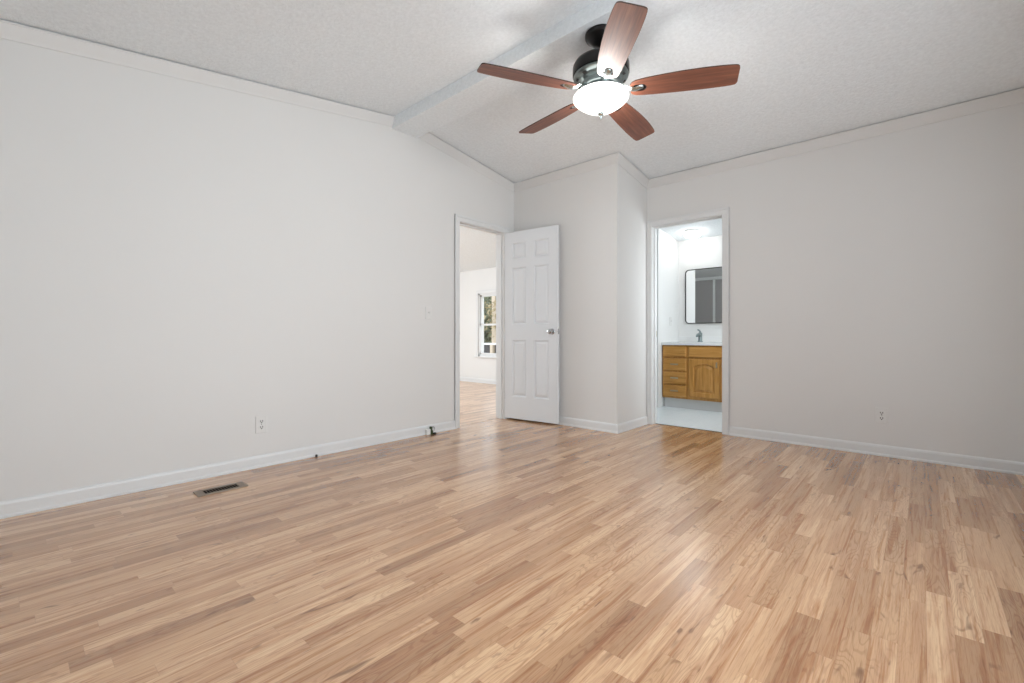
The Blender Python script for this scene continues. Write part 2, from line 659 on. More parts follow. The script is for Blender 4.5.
w4 = thing('window_2', (XR, 1.40, 0.5), 'wide window in the right wall, outside the view', 'window', None, 'structure')
b = bmesh.new()
for (a0, a1, c0, c1) in ((-.48, -.45, .5, 2.05), (3.25, 3.28, .5, 2.05), (-.45, 3.25, .5, .53), (-.45, 3.25, 2.02, 2.05), (1.38, 1.42, .53, 2.02)):
    box(b, XR, XR + .1, a0, a1, c0, c1)
obj('window_frame', b, 'trim', w4)
b = bmesh.new(); box(b, XR + .045, XR + .051, -.46, 3.26, .52, 2.03)
obj('pane', b, 'pane', w4)

w5 = thing('added_window_3', (2.62, 5.0, 1.05), 'small side window added to let fill light into the bathroom, outside the view', 'window', None, 'structure')  # unseen window, added for the bathroom fill lamp
b = bmesh.new()
for (a0, a1, c0, c1) in ((4.62, 4.65, 1.05, 1.95), (5.35, 5.38, 1.05, 1.95), (4.65, 5.35, 1.05, 1.08), (4.65, 5.35, 1.92, 1.95), (4.65, 5.35, 1.48, 1.52)):
    box(b, 2.62, 2.72, a0, a1, c0, c1)
obj('window_frame', b, 'trim', w5)
b = bmesh.new(); box(b, 2.665, 2.671, 4.64, 5.36, 1.07, 1.93)
obj('pane', b, 'pane', w5)

# walls of the room beyond the doorway
bm = bmesh.new()
z_t = zfar(YE) + .03
box(bm, -5.1, -3.04, YE, YE + .12, -.08, z_t)
box(bm, -2.10, -TW, YE, YE + .12, -.08, z_t)
box(bm, -3.04, -2.10, YE, YE + .12, -.08, 0.52)
box(bm, -3.04, -2.10, YE, YE + .12, 1.735, z_t)
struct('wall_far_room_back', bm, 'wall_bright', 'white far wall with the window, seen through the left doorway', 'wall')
bm = bmesh.new()
wall_y_piece(bm, 0.9, 1.25, -.08, -5.2, -5.1, zfar)
wall_y_piece(bm, 3.25, YE + .1, -.08, -5.2, -5.1, zfar)
box(bm, -5.2, -5.1, 1.25, 3.25, -.08, 0.5)  # gap above this sill is added for the fill lamp
wall_y_piece(bm, 1.25, 3.25, 2.05, -5.2, -5.1, zfar)
struct('wall_far_room_left', bm, 'wall_bright', 'outer wall of the far room with a wide opening added for fill light, outside the view', 'wall')
bm = bmesh.new(); box(bm, -5.1, -TW, 0.8, 0.9, -.08, zfar(.9) + .03)
struct('wall_far_room_near', bm, 'wall_bright', 'near wall of the room beyond the left doorway', 'wall')
bm = bmesh.new()
# bright skin on the far side of the left wall (same wall, other room's paint)
wall_y_piece(bm, 0.9, 2.974, 0, -TW - .006, -TW, zfar)
wall_y_piece(bm, 2.974, 3.658, 2.048, -TW - .006, -TW, zfar)
wall_y_piece(bm, 3.658, YE, 0, -TW - .006, -TW, zfar)
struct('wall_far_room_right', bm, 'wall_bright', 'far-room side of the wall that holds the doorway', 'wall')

# bathroom walls
BR = 2.62
bm = bmesh.new(); box(bm, 0.0, BR + .1, YE, YE + .12, -.08, 2.6)
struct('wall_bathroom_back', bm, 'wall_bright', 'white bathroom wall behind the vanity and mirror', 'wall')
bm = bmesh.new(); box(bm, 0.0, 0.913, 5.515, YE, -.08, 2.6)
struct('wall_bathroom_left', bm, 'wall_bright', 'white bathroom wall at the left end of the vanity', 'wall')
bm = bmesh.new()
box(bm, BR, BR + .1, YB + TW, 4.62, -.08, 2.6)
box(bm, BR, BR + .1, 5.38, YE, -.08, 2.6)
box(bm, BR, BR + .1, 4.62, 5.38, -.08, 1.05)
box(bm, BR, BR + .1, 4.62, 5.38, 1.95, 2.6)
struct('wall_bathroom_right', bm, 'wall_bright', 'white right wall of the bathroom, hidden by the door frame', 'wall')

# ---------------------------------------------------------------- ceilings and beam
TH = 0.08


def slab(bm, x0, x1, y0, y1, zf):
    prism(bm, [(x0, y0, zf(y0)), (x0, y1, zf(y1)), (x0, y1, zf(y1) + TH), (x0, y0, zf(y0) + TH)], (x1 - x0, 0, 0))


bm = bmesh.new()
slab(bm, -.06, XR + .05, YN - .06, RIDGE_Y, zc)
slab(bm, -.06, XR + .05, RIDGE_Y, YB + .055, zc)
struct('ceiling', bm, 'ceiling', 'vaulted textured white bedroom ceiling above the ridge beam', 'ceiling')
bm = bmesh.new()
slab(bm, -5.15, -.061, 0.85, RIDGE_Y, zfar)
slab(bm, -5.15, -.061, RIDGE_Y, YE + .06, zfar)
struct('ceiling', bm, 'ceiling', 'sloping white ceiling of the room beyond the left doorway', 'ceiling')
bm = bmesh.new()
slab(bm, 0.0, BR + .05, YB + .06, YE + .05, zbath)
struct('ceiling', bm, 'ceiling', 'white ceiling inside the bathroom', 'ceiling')
bm = bmesh.new()
box(bm, 0.0, XR, 2.221, 2.483, 2.69, 2.86, 0.004)
struct('ceiling_beam', bm, 'ceiling', 'white boxed ridge beam crossing the bedroom ceiling', 'beam')

# ---------------------------------------------------------------- crown moulding
CROWN = [(0, -.080), (.006, -.080), (.009, -.070), (.015, -.060), (.026, -.040), (.034, -.026), (.038, -.016), (.043, -.016), (.043, -.007), (.002, -.007)]
zcf = lambda x, y: zc(y)
bm = bmesh.new(); sweep(bm, [(0, YN), (0, 2.221)], CROWN, zcf, -1)
struct('trim_3', bm, 'crown', 'crown moulding rising along the left wall to the beam', 'crown moulding', True)
bm = bmesh.new(); sweep(bm, [(0, 2.483), (0, BY), (BX, BY), (BX, YB), (XR, YB), (XR, 2.483)], CROWN, zcf, -1)
struct('trim_4', bm, 'crown', 'crown moulding around the corner and along the back wall', 'crown moulding', True)
bm = bmesh.new(); sweep(bm, [(XR, 2.221), (XR, YN), (0, YN)], CROWN, zcf, -1)
struct('trim_5', bm, 'crown', 'crown moulding of the near and right walls, outside the view', 'crown moulding', True)

# ---------------------------------------------------------------- baseboards
BASE = [(0, 0), (.017, 0), (.017, .010), (.012, .018), (.012, .066), (.009, .076), (.004, .082), (0, .082)]
zero = lambda x, y: 0.0
for nm, path, lab in (
        ('baseboard_left', [(0, YN), (0, 2.932)], 'white baseboard along the foot of the left wall'),
        ('baseboard_corner', [(0, 3.705), (0, BY), (BX, BY), (BX, YB - .016)], 'white baseboard around the boxed-out corner'),
        ('baseboard_back', [(2.085, YB), (XR, YB)], 'white baseboard along the back wall right of the bathroom doorway'),
        ('baseboard_right', [(XR, YB), (XR, YN), (0, YN)], 'white baseboard of the right and near walls, outside the view')):
    bm = bmesh.new(); sweep(bm, path, BASE, zero, -1)
    struct(nm, bm, 'trim', lab, 'baseboard')
bm = bmesh.new(); sweep(bm, [(-5.1, YE), (-TW - .006, YE)], BASE, zero, -1)
struct('baseboard_far_room', bm, 'trim', 'white baseboard of the far room below its window', 'baseboard')


# ---------------------------------------------------------------- door frames
# left doorway: lies along y, wall between x = -TW and 0
Y0, Y1, ZT = 2.992, 3.640, 2.030
fr = thing('trim_6', (0, (Y0 + Y1) / 2, 0), 'white frame and casing of the open left doorway', 'door frame', None, 'structure')
b = bmesh.new()
box(b, -TW - .006, 0.0, Y0 - .018, Y0, 0, ZT + .018)
box(b, -TW - .006, 0.0, Y1, Y1 + .018, 0, ZT + .018)
box(b, -TW - .006, 0.0, Y0, Y1, ZT, ZT + .018)
obj('jamb', b, 'trim', fr)
b = bmesh.new()
for y0, y1, z0, z1 in ((Y0, Y0 + .011, 0, ZT), (Y1 - .011, Y1, 0, ZT), (Y0 + .011, Y1 - .011, ZT - .011, ZT)):
    box(b, -.075, -.040, y0, y1, z0, z1)
obj('door_stop', b, 'trim', fr)
CS = 0.060


def casing_prof(b, along, a0, a1, z0, z1, wallpos, out):
    """flat board with an eased inner bead"""
    lo, hi = sorted((wallpos, wallpos + out * .011))
    if along == 'y':
        box(b, lo, hi, a0, a1, z0, z1, .002)
    else:
        box(b, a0, a1, lo, hi, z0, z1, .002)


def casing_y(b, wallpos, out):
    for a0, a1, z0, z1 in ((Y0 - .006 - CS, Y0 - .006, 0, ZT + .006 + CS), (Y1 + .006, Y1 + .006 + CS, 0, ZT + .006 + CS), (Y0 - .006, Y1 + .006, ZT + .006, ZT + .006 + CS)):
        casing_prof(b, 'y', a0, a1, z0, z1, wallpos, out)
    # raised outer band
    for a0, a1, z0, z1 in ((Y0 - .006 - CS, Y0 - .006 - CS + .02, 0, ZT + .006 + CS), (Y1 + .006 + CS - .02, Y1 + .006 + CS, 0, ZT + .006 + CS), (Y0 - .006 - CS + .02, Y1 + .006 + CS - .02, ZT + .006 + CS - .02, ZT + .006 + CS)):
        casing_prof(b, 'y', a0, a1, z0, z1, wallpos, out * 1.6)


b = bmesh.new(); casing_y(b, 0.0, 1); obj('casing', b, 'trim', fr)
b = bmesh.new(); casing_y(b, -TW - .006, -1); obj('casing', b, 'trim', fr)
b = bmesh.new()
box(b, -.040, -.010, Y0 - .001, Y0 + .0015, .905, .962)
box(b, -.012, .004, Y0 - .004, Y0 + .0015, .915, .952, .001)
tag(obj('strike_plate', b, 'nickel', fr), 'small nickel strike plate')

# bathroom doorway: lies along x, wall between y = YB and YB+TW
X0, X1, ZB = 1.340, 2.020, 2.020
fr2 = thing('trim_7', ((X0 + X1) / 2, YB, 0), 'white frame and casing of the bathroom doorway', 'door frame', None, 'structure')
b = bmesh.new()
box(b, X0 - .018, X0, YB, YB + TW, 0, ZB + .018)
box(b, X1, X1 + .018, YB, YB + TW, 0, ZB + .018)
box(b, X0, X1, YB, YB + TW, ZB, ZB + .018)
obj('jamb', b, 'trim', fr2)
b = bmesh.new()
for x0, x1, z0, z1 in ((X0, X0 + .011, 0, ZB), (X1 - .011, X1, 0, ZB), (X0 + .011, X1 - .011, ZB - .011, ZB)):
    box(b, x0, x1, YB + .040, YB + .075, z0, z1)
obj('door_stop', b, 'trim', fr2)
b = bmesh.new()
CB = 0.058
xl = BX + .002
for a0, a1, z0, z1, k in ((xl, X0 - .005, 0, ZB + .006 + CB, 1), (X1 + .005, X1 + .005 + CB, 0, ZB + .006 + CB, 1), (X0 - .005, X1 + .005, ZB + .006, ZB + .006 + CB, 1),
                          (xl, xl + .019, 0, ZB + .006 + CB, 1.6), (X1 + .005 + CB - .019, X1 + .005 + CB, 0, ZB + .006 + CB, 1.6), (xl + .019, X1 + .005 + CB - .019, ZB + .006 + CB - .019, ZB + .006 + CB, 1.6)):
    casing_prof(b, 'x', a0, a1, z0, z1, YB, -k)
obj('casing', b, 'trim', fr2)
b = bmesh.new()
box(b, X0 - .001, X0 + .0015, YB + .080, YB + .108, .90, .958)
tag(obj('strike_plate', b, 'pewter', fr2), 'small dark strike plate')

# ---------------------------------------------------------------- the white six-panel door, open into the bedroom
DW, DH, DT = 0.662, 2.008, 0.035
door = thing('door_1', (0.004, 3.643, 0.017), 'white six-panel door standing open against the corner wall', 'door', None, 'structure')
ANG = math.radians(6.4)


def panel_slab(bm, w, h, t):
    """door slab in local x (width), y (0..t thickness), z (height); both faces carry six sunk and raised panels"""
    st, mid = 0.098, 0.092
    pw = (w - 2 * st - mid) / 2
    cols = [(st, st + pw), (st + pw + mid, w - st)]
    rows = [(0.235, 0.845), (1.010, 1.625), (1.710, h - 0.115)]
    rects = [(a, b_, c, d) for (c, d) in rows for (a, b_) in cols]
    xs = sorted({0.0, w} | {v for r in rects for v in r[:2]})
    zs = sorted({0.0, h} | {v for r in rects for v in r[2:]})
    for y, sgn in ((0.0, -1), (t, 1)):
        for i in range(len(xs) - 1):
            for j in range(len(zs) - 1):
                a, b_, c, d = xs[i], xs[i + 1], zs[j], zs[j + 1]
                if any(abs(a - r[0]) < 1e-6 and abs(b_ - r[1]) < 1e-6 and abs(c - r[2]) < 1e-6 and abs(d - r[3]) < 1e-6 for r in rects):
                    lev = [(0.0, 0.0), (0.004, 0.001), (0.011, 0.0105), (0.018, 0.0118), (0.038, 0.0035), (0.042, 0.0025)]
                    rings = []
                    for ins, dep in lev:
                        yy = y - sgn * dep
                        rings.append([bm.verts.new(p) for p in ((a + ins, yy, c + ins), (b_ - ins, yy, c + ins), (b_ - ins, yy, d - ins), (a + ins, yy, d - ins))])
                    for r0, r1 in zip(rings, rings[1:]):
                        for k in range(4):
                            m = (k + 1) % 4
                            bm.faces.new((r0[k], r0[m], r1[m], r1[k]))
                    bm.faces.new(rings[-1])
                else:
                    bm.faces.new([bm.verts.new(p) for p in ((a, y, c), (b_, y, c), (b_, y, d), (a, y, d))])
    for p in (((0, 0, 0), (0, t, 0), (0, t, h), (0, 0, h)), ((w, 0, 0), (w, t, 0), (w, t, h), (w, 0, h)), ((0, 0, 0), (w, 0, 0), (w, t, 0), (0, t, 0)), ((0, 0, h), (w, 0, h), (w, t, h), (0, t, h))):
        bm.faces.new([bm.verts.new(q) for q in p])
    bmesh.ops.remove_doubles(bm, verts=bm.verts, dist=1e-5)


def local_obj(name, bm, mat, parent, smooth=False):
    o = obj(name, bm, mat, None, smooth)
    o.parent = parent
    return o


b = bmesh.new(); panel_slab(b, DW, DH, DT)
local_obj('door_slab', b, 'door', door)
b = bmesh.new()
kx, kz = DW - 0.062, 0.934
lathe_axis(b, [(0, 0), (.030, 0), (.031, .004), (.026, .009), (.012, .011), (.011, .030), (.017, .034), (.025, .040), (.0275, .050), (.025, .059), (.016, .064), (0, .065)], (kx, 0, kz), (0, -1, 0), 24)
local_obj('door_knob', b, 'chrome', door, True)
b = bmesh.new()
lathe_axis(b, [(0, 0), (.030, 0), (.031, .004), (.026, .008), (.014, .010), (.018, .016), (.024, .022), (.022, .027), (0, .029)], (kx, DT, kz), (0, 1, 0), 24)
local_obj('door_knob', b, 'chrome', door, True)
b = bmesh.new()
box(b, DW - .0005, DW + .0012, .006, .029, kz - .028, kz + .028, .0004, 1)
box(b, DW, DW + .010, .012, .023, kz - .010, kz + .010, .002, 1)
local_obj('latch', b, 'chrome', door)
for hz in (0.20, 0.98, 1.78):
    b = bmesh.new()
    tube(b, [(-.003, DT + .004, hz), (-.003, DT + .004, hz + .09)], .0055, 10)
    box(b, -.0015, .0005, .0, .030, hz, hz + .09)
    local_obj('hinge', b, 'nickel', door)
door.rotation_euler = (0, 0, ANG)

# ---------------------------------------------------------------- ceiling fan with light
FX, FY = 1.980, 2.352
FB = 2.341
fan = thing('ceiling_fan', (FX, FY, 2.155), 'five-blade cherry and bronze ceiling fan with lit bowl under the beam', 'ceiling fan')
b = bmesh.new()
lathe(b, [(0, 2.69), (.088, 2.69), (.092, 2.685), (.092, 2.668), (.086, 2.658), (.070, 2.650), (.060, 2.636), (.040, 2.622), (.020, 2.616), (.013, 2.612)], FX, FY, 44)
obj('canopy', b, 'bronze', fan, True)
b = bmesh.new(); lathe(b, [(.0125, 2.614), (.0125, 2.575), (.026, 2.572), (.030, 2.556), (.030, 2.526)], FX, FY, 24)
obj('downrod', b, 'bronze', fan, True)
b = bmesh.new()
lathe(b, [(.026, 2.534), (.090, 2.532), (.135, 2.525), (.155, 2.513), (.164, 2.496), (.165, 2.484), (.165, 2.446), (.162, 2.440), (.155, 2.438)], FX, FY, 56)
obj('motor_housing', b, 'bronze', fan, True)
b = bmesh.new()
lathe(b, [(.158, 2.439), (.161, 2.434), (.158, 2.426), (.146, 2.418), (.136, 2.414), (.130, 2.404), (.112, 2.398), (.110, 2.392), (.110, 2.372), (.104, 2.366), (.092, 2.364), (.090, 2.340), (.100, 2.334), (.112, 2.335), (.118, 2.333), (.118, 2.328), (.06, 2.326), (0, 2.326)], FX, FY, 56)
mb_ = obj('switch_housing', b, 'dark_nickel', fan, True)
mb_['label'] = 'brushed nickel lower housing'
for k in range(10):
    a = 2 * PI * k / 10 + .15
    c, s = math.cos(a), math.sin(a)
    q = [(FX + r * c - w * s, FY + r * s + w * c, z) for r, w, z in ((.1345, -.012, 2.4115), (.1345, .012, 2.4115), (.1465, .012, 2.4165), (.1465, -.012, 2.4165))]
    b = bmesh.new()
    prism(b, q, (0, 0, -.003))
    obj('cooling_slot', b, 'slot', mb_)
b = bmesh.new()
outer = [(.146, 2.324), (.156, 2.321), (.1625, 2.312), (.1615, 2.304), (.150, 2.291), (.129, 2.274), (.102, 2.256), (.074, 2.241), (.047, 2.2305), (.025, 2.2255), (0, 2.225)]
inner = [(r - .004 if r > .01 else r, z + .004) for r, z in outer[::-1]]
lathe(b, outer + inner + [(.146, 2.324)], FX, FY, 56)
tag(obj('light_bowl', b, 'bowl', fan, True), 'lit white frosted glass bowl')
b = bmesh.new()
lathe(b, [(0, 2.231), (.019, 2.229), (.020, 2.220), (.017, 2.211), (.010, 2.207), (.007, 2.203), (.009, 2.199), (.007, 2.193), (.004, 2.188), (.003, 2.181), (0, 2.179)], FX, FY, 20)
tag(obj('finial', b, 'nickel', fan, True), 'small nickel finial below the bowl')

for k in range(3):
    a = 2 * PI * k / 3 + .6
    pd = bpy.data.lights.new('fan_bulb', 'POINT')
    pd.energy = 10.0
    pd.color = (1.0, 0.97, 0.93)
    pd.shadow_soft_size = 0.028
    po = bpy.data.objects.new('fan_bulb', pd)
    COL.objects.link(po)
    po.parent = fan
    po.location = (.062 * math.cos(a), .062 * math.sin(a), 2.266 - 2.155)

R0, R1 = 0.170, 0.738


def blade_half(r):
    tb = [(0.170, .030), (.180, .046), (.20, .057), (.25, .065), (.34, .0715), (.45, .0765), (.55, .0785), (.62, .0780), (.68, .0755), (.715, .0725), (.728, .0690), (.735, .0610), (.738, .0500)]
    for (a, va), (c, vc) in zip(tb, tb[1:]):
        if a <= r <= c:
            return va + (vc - va) * (r - a) / (c - a)
    return tb[-1][1]


def blade_bm():
    b = bmesh.new()
    rs = [.170, .174, .180, .19, .20, .22, .25, .30, .34, .40, .45, .50, .55, .60, .64, .68, .70, .715, .728, .735, .738]
    up = [(r, blade_half(r) - .004 * math.sin((r - R0) / (R1 - R0) * PI)) for r in rs]
    lo = [(r, -blade_half(r) - .006 * math.sin((r - R0) / (R1 - R0) * PI)) for r in reversed(rs)]
    outline = up + lo
    hole = []
    for k in range(17):
        a = -PI / 2 + PI * k / 16
        hole.append((.232 + .028 * math.cos(a), .027 * math.sin(a)))
    for k in range(9):
        a = PI / 2 + PI * k / 8
        hole.append((.200 + .014 * math.cos(a), .027 * math.sin(a)))
    ve = [b.verts.new((x, y, 0)) for x, y in outline]
    vh = [b.verts.new((x, y, 0)) for x, y in hole]
    es = []
    for lp in (ve, vh):
        for i in range(len(lp)):
            es.append(b.edges.new((lp[i], lp[(i + 1) % len(lp)])))
    bmesh.ops.triangle_fill(b, use_beauty=True, edges=es, normal=(0, 0, -1))
    r = bmesh.ops.extrude_face_region(b, geom=list(b.faces))
    bmesh.ops.translate(b, verts=[g for g in r['geom'] if isinstance(g, bmesh.types.BMVert)], vec=(0, 0, .006))
    bmesh.ops.recalc_face_normals(b, faces=b.faces)
    for f in b.faces:
        if abs(f.normal.z) < .5:
            f.material_index = 1
    return b


def bracket_bm():
    """curved metal arm from the motor to the blade, its rounded foot lying in the blade's opening"""
    b = bmesh.new()
    secs = [(.098, .024, .024), (.120, .022, .022), (.145, .020, .010), (.165, .0195, -.004), (.185, .020, -.010), (.205, .0205, -.009), (.222, .0205, -.004), (.236, .017, -.001), (.2435, .008, .002)]
    rows = []
    for r, w, z in secs:
        rows.append([b.verts.new(p) for p in ((r, -w, z + .006), (r, -w * .8, z + .001), (r, -w * .3, z - .003), (r, w * .3, z - .003), (r, w * .8, z + .001), (r, w, z + .006))])
    n = 6
    for r0, r1 in zip(rows, rows[1:]):
        for k in range(n):
            j = (k + 1) % n
            b.faces.new((r0[k], r0[j], r1[j], r1[k]))
    b.faces.new(rows[0]); b.faces.new(rows[-1])
    return b


def plate_bm():
    b = bmesh.new()
    pts = [(.186, -.034, .0065)] + [(.234 + .036 * math.cos(-PI / 2 + PI * k / 12), .036 * math.sin(-PI / 2 + PI * k / 12), .0065) for k in range(13)] + [(.186, .034, .0065)]
    prism(b, pts, (0, 0, .004))
    return b


proto = None
PITCH = math.radians(12.5)
for k in range(5):
    th = math.radians(23.4 + 72 * k)
    droop = math.atan(-0.040 * math.cos(th) - 0.004 * math.sin(th))
    rot = (Matrix.Rotation(th, 4, 'Z') @ Matrix.Rotation(-droop, 4, 'Y') @ Matrix.Rotation(-PITCH, 4, 'X')).to_euler()
    rot2 = (Matrix.Rotation(th, 4, 'Z') @ Matrix.Rotation(-droop, 4, 'Y') @ Matrix.Rotation(-PITCH * .55, 4, 'X')).to_euler()
    if proto is None:
        bl = obj('blade', blade_bm(), ['blade', 'blade_edge'], None)
        br = obj('blade_bracket', bracket_bm(), 'nickel', None, True, 60)
        mp = obj('mounting_plate', plate_bm(), 'bronze', None)
        proto = (bl, br, mp)
    else:
        bl, br, mp = [o.copy() for o in proto]
        for o in (bl, br, mp):
            COL.objects.link(o)
    for o, rr in ((bl, rot), (br, rot2)):
        o.parent = fan
        o.location = (0, 0, FB - 2.155)
        o.rotation_euler = rr
    mp.parent = bl


# ---------------------------------------------------------------- outlets and switches
def outlet(loc, rotz, label):
    """local: plate in the xz plane facing -y, centred at the origin"""
    o = thing('wall_outlet', loc, label, 'outlet', 'duplex wall outlets')
    b = bmesh.new(); box(b, -.037, .037, -.008, 0, -.0600, .0600, .004)
    local_obj('cover_plate', b, 'plastic', o)
    for dz in (.020, -.020):
        b = bmesh.new()
        pts = [(.0165 * math.copysign(min(1, abs(math.cos(a)) * 1.12), math.cos(a)), -.008, dz + .0145 * math.sin(a)) for a in [2 * PI * k / 24 for k in range(24)]]
        prism(b, pts, (0, -.0022, 0))
        rc = local_obj('receptacle', b, 'plastic', o)
        b = bmesh.new()
        box(b, -.0092, -.0045, -.0110, -.0098, dz - .0020, dz + .0090)
        box(b, .0045, .0092, -.0110, -.0098, dz - .0020, dz + .0090)
        box(b, -.0036, .0036, -.0110, -.0098, dz - .0115, dz - .0040)
        local_obj('slots', b, 'slot', rc)
    b = bmesh.new(); lathe_axis(b, [(0, 0), (.0032, 0), (.0028, .0015), (0, .0018)], (0, -.008, 0), (0, -1, 0), 12)
    local_obj('screw', b, 'nickel', o, True)
    o.rotation_euler = (0, 0, rotz)
    return o


out1 = outlet((3.166, YB, .303), 0, 'white duplex outlet low on the back wall, right of the bathroom doorway')
dup(out1, (0.0, 1.176, .294), PI / 2, 'white duplex outlet low on the long left wall')


def light_switch(loc, rotz, label):
    o = thing('light_switch', loc, label, 'light switch', 'toggle light switches')
    b = bmesh.new(); box(b, -.035, .035, -.006, 0, -.0575, .0575, .003)
    local_obj('cover_plate', b, 'plastic', o)
    b = bmesh.new(); box(b, -.0055, .0055, -.0072, -.004, -.0125, .0125)
    prism(b, [(-.004, -.006, -.004), (-.004, -.018, .006), (-.004, -.018, .011), (-.004, -.006, .009)], (.008, 0, 0))
    local_obj('toggle', b, 'plastic', o)
    o.rotation_euler = (0, 0, rotz)
    return o


sw = light_switch((0.0, 2.609, 1.117), PI / 2, 'white toggle switch on the left wall beside the open doorway')
dup(sw, (0.913, 5.90, 1.10), PI / 2, 'white toggle switch on the bathroom wall above the vanity')

# ---------------------------------------------------------------- floor register
reg = thing('floor_register', (.326, .845, 0), 'brown metal floor register with dark slots near the left wall', 'floor register')
b = bmesh.new()
x0, x1, y0, y1 = .270, .382, .718, .972
xi0, xi1, yi0, yi1 = .288, .364, .758, .932
for a0, a1, c0, c1 in ((x0, xi0, y0, y1), (xi1, x1, y0, y1), (xi0, xi1, y0, yi0), (xi0, xi1, yi1, y1)):
    prism(b, [(a0, c0, 0), (a1, c0, 0), (a1, c1, 0), (a0, c1, 0)], (0, 0, .006))
obj('register_frame', b, 'vent', reg)
b = bmesh.new()
n = 12
for k in range(1, n):
    yy = yi0 + (yi1 - yi0) * k / n
    box(b, xi0, xi1, yy - .0011, yy + .0011, .0046, .0055)
obj('louvres', b, 'vent', reg)
b = bmesh.new(); box(b, xi0, xi1, yi0, yi1, .0002, .0012)  # black sheet on the solid floor, coloured for the duct's shade
tag(obj('duct_shade_sheet', b, 'vent_shade', reg), 'black sheet standing in for the shade in the duct')

# ---------------------------------------------------------------- bits at the foot of the left wall
jk = thing('jack_box', (.035, 2.60, 0), 'small white jack box with dark green plug at the left baseboard', 'jack box')
b = bmesh.new(); box(b, .018, .050, 2.556, 2.600, .001, .054, .006)
obj('housing', b, 'plastic', jk)
b = bmesh.new()
box(b, .026, .058, 2.600, 2.622, .001, .040, .004)
box(b, .026, .052, 2.600, 2.618, .036, .074, .006)
tag(obj('plug', b, 'green', jk), 'dark green plug')
b = bmesh.new(); tube(b, [(.04, 2.616, .058), (.046, 2.626, .070), (.05, 2.637, .066), (.052, 2.642, .050), (.05, 2.640, .036)], .004, 8)
tag(obj('cable', b, 'grey_cable', jk, True), 'short grey cable loop')
b = bmesh.new(); box(b, .045, .064, 2.624, 2.652, .001, .016, .003)
tag(obj('connector', b, 'rubber', jk), 'black connector')

b = bmesh.new(); tube(b, [(.030, 1.549, 0), (.031, 1.549, .010), (.032, 1.550, .017)], .0085, 10)
st = tag(obj('cable_stub', b, 'rubber', None, True), 'tiny black cable stub on the floor at the left baseboard', 'cable stub')

# ---------------------------------------------------------------- bathroom vanity
VX0, VX1, VF = 0.921, 2.140, 5.625
VZ0, VZ1 = 0.125, 0.792
van = thing('vanity_cabinet', (VX0, VF, 0), 'honey oak vanity cabinet with drawers inside the bathroom', 'vanity cabinet')
b = bmesh.new()
FFT = .018
# carcass and face frame
box(b, VX0, VX0 + .016, VF + .001, YE - .002, VZ0, VZ1)
box(b, VX1 - .016, VX1, VF + .001, YE - .002, VZ0, VZ1)
box(b, VX0, VX1, VF + .02, YE - .002, VZ0, VZ0 + .016)
box(b, VX0, VX1, YE - .014, YE - .002, VZ0, VZ1)
for a0, a1 in ((VX0, .948), (1.222, 1.264), (1.618, 1.634), (1.985, VX1)):
    box(b, a0, a1, VF, VF + FFT, VZ0, VZ1)
for c0, c1 in ((VZ0, .160), (.772, VZ1)):
    box(b, VX0, VX1, VF + .0005, VF + FFT, c0, c1)
for c0, c1 in ((.292, .304), (.456, .474), (.632, .650)):
    box(b, .94, 1.23, VF + .0005, VF + FFT, c0, c1)
box(b, 1.25, 2.0, VF + .0005, VF + FFT, .628, .642)
box(b, VX0 + .016, VX1 - .016, VF + .3, VF + .31, VZ0 + .016, VZ1)
obj('body', b, 'oak', van)
b = bmesh.new(); box(b, VX0 + .004, VX1, VF + .055, VF + .075, 0, VZ0)
tag(obj('toe_kick', b, 'trim', van), 'white toe kick')


def front(name, x0, x1, z0, z1, mat, arch=False, panel=True):
    """overlay drawer or door front with an eased edge and a raised field"""
    b = bmesh.new()
    yf = VF - .018
    e = .007
    def ring(i, y):
        return [(x0 + i, y, z0 + i), (x1 - i, y, z0 + i), (x1 - i, y, z1 - i), (x0 + i, y, z1 - i)]
    lv = [ring(0, VF - .001), ring(0, yf + .006), ring(e, yf)]
    rr = [[b.verts.new(p) for p in r] for r in lv]
    for r0, r1 in zip(rr, rr[1:]):
        for k in range(4):
            m = (k + 1) % 4
            b.faces.new((r0[k], r0[m], r1[m], r1[k]))
    b.faces.new(rr[0][::-1])
    b.faces.new(rr[-1])
    return obj(name, b, mat, van)


def pull(parent, cx, cz, horiz=True):
    b = bmesh.new()
    y = VF - .018
    L = .042 if horiz else .026
    p = [(-L, 0), (-L * .9, -.014), (-L * .5, -.021), (0, -.023), (L * .5, -.021), (L * .9, -.014), (L, 0)]
    if horiz:
        path = [(cx + a, y + d, cz) for a, d in p]
    else:
        path = [(cx, y + d, cz + a) for a, d in p]
    tube(b, path, [.006, .0045, .0045, .005, .0045, .0045, .006], 8)
    if horiz:
        box(b, cx - L - .008, cx + L + .008, y - .003, y, cz - .009, cz + .009, .0012, 1)
    else:
        box(b, cx - .009, cx + .009, y - .003, y, cz - L - .008, cz + L + .008, .0012, 1)
    return obj('pull', b, 'pewter', parent, True)


front('false_front', .936, 1.226, .650, .778, 'oak_h')
for z0, z1 in ((.474, .628), (.304, .456), (.148, .290)):
    d = front('drawer', .936, 1.226, z0, z1, 'oak_h')
    pull(d, 1.081, (z0 + z1) / 2)
front('false_front', 1.262, 1.990, .645, .776, 'oak_h')


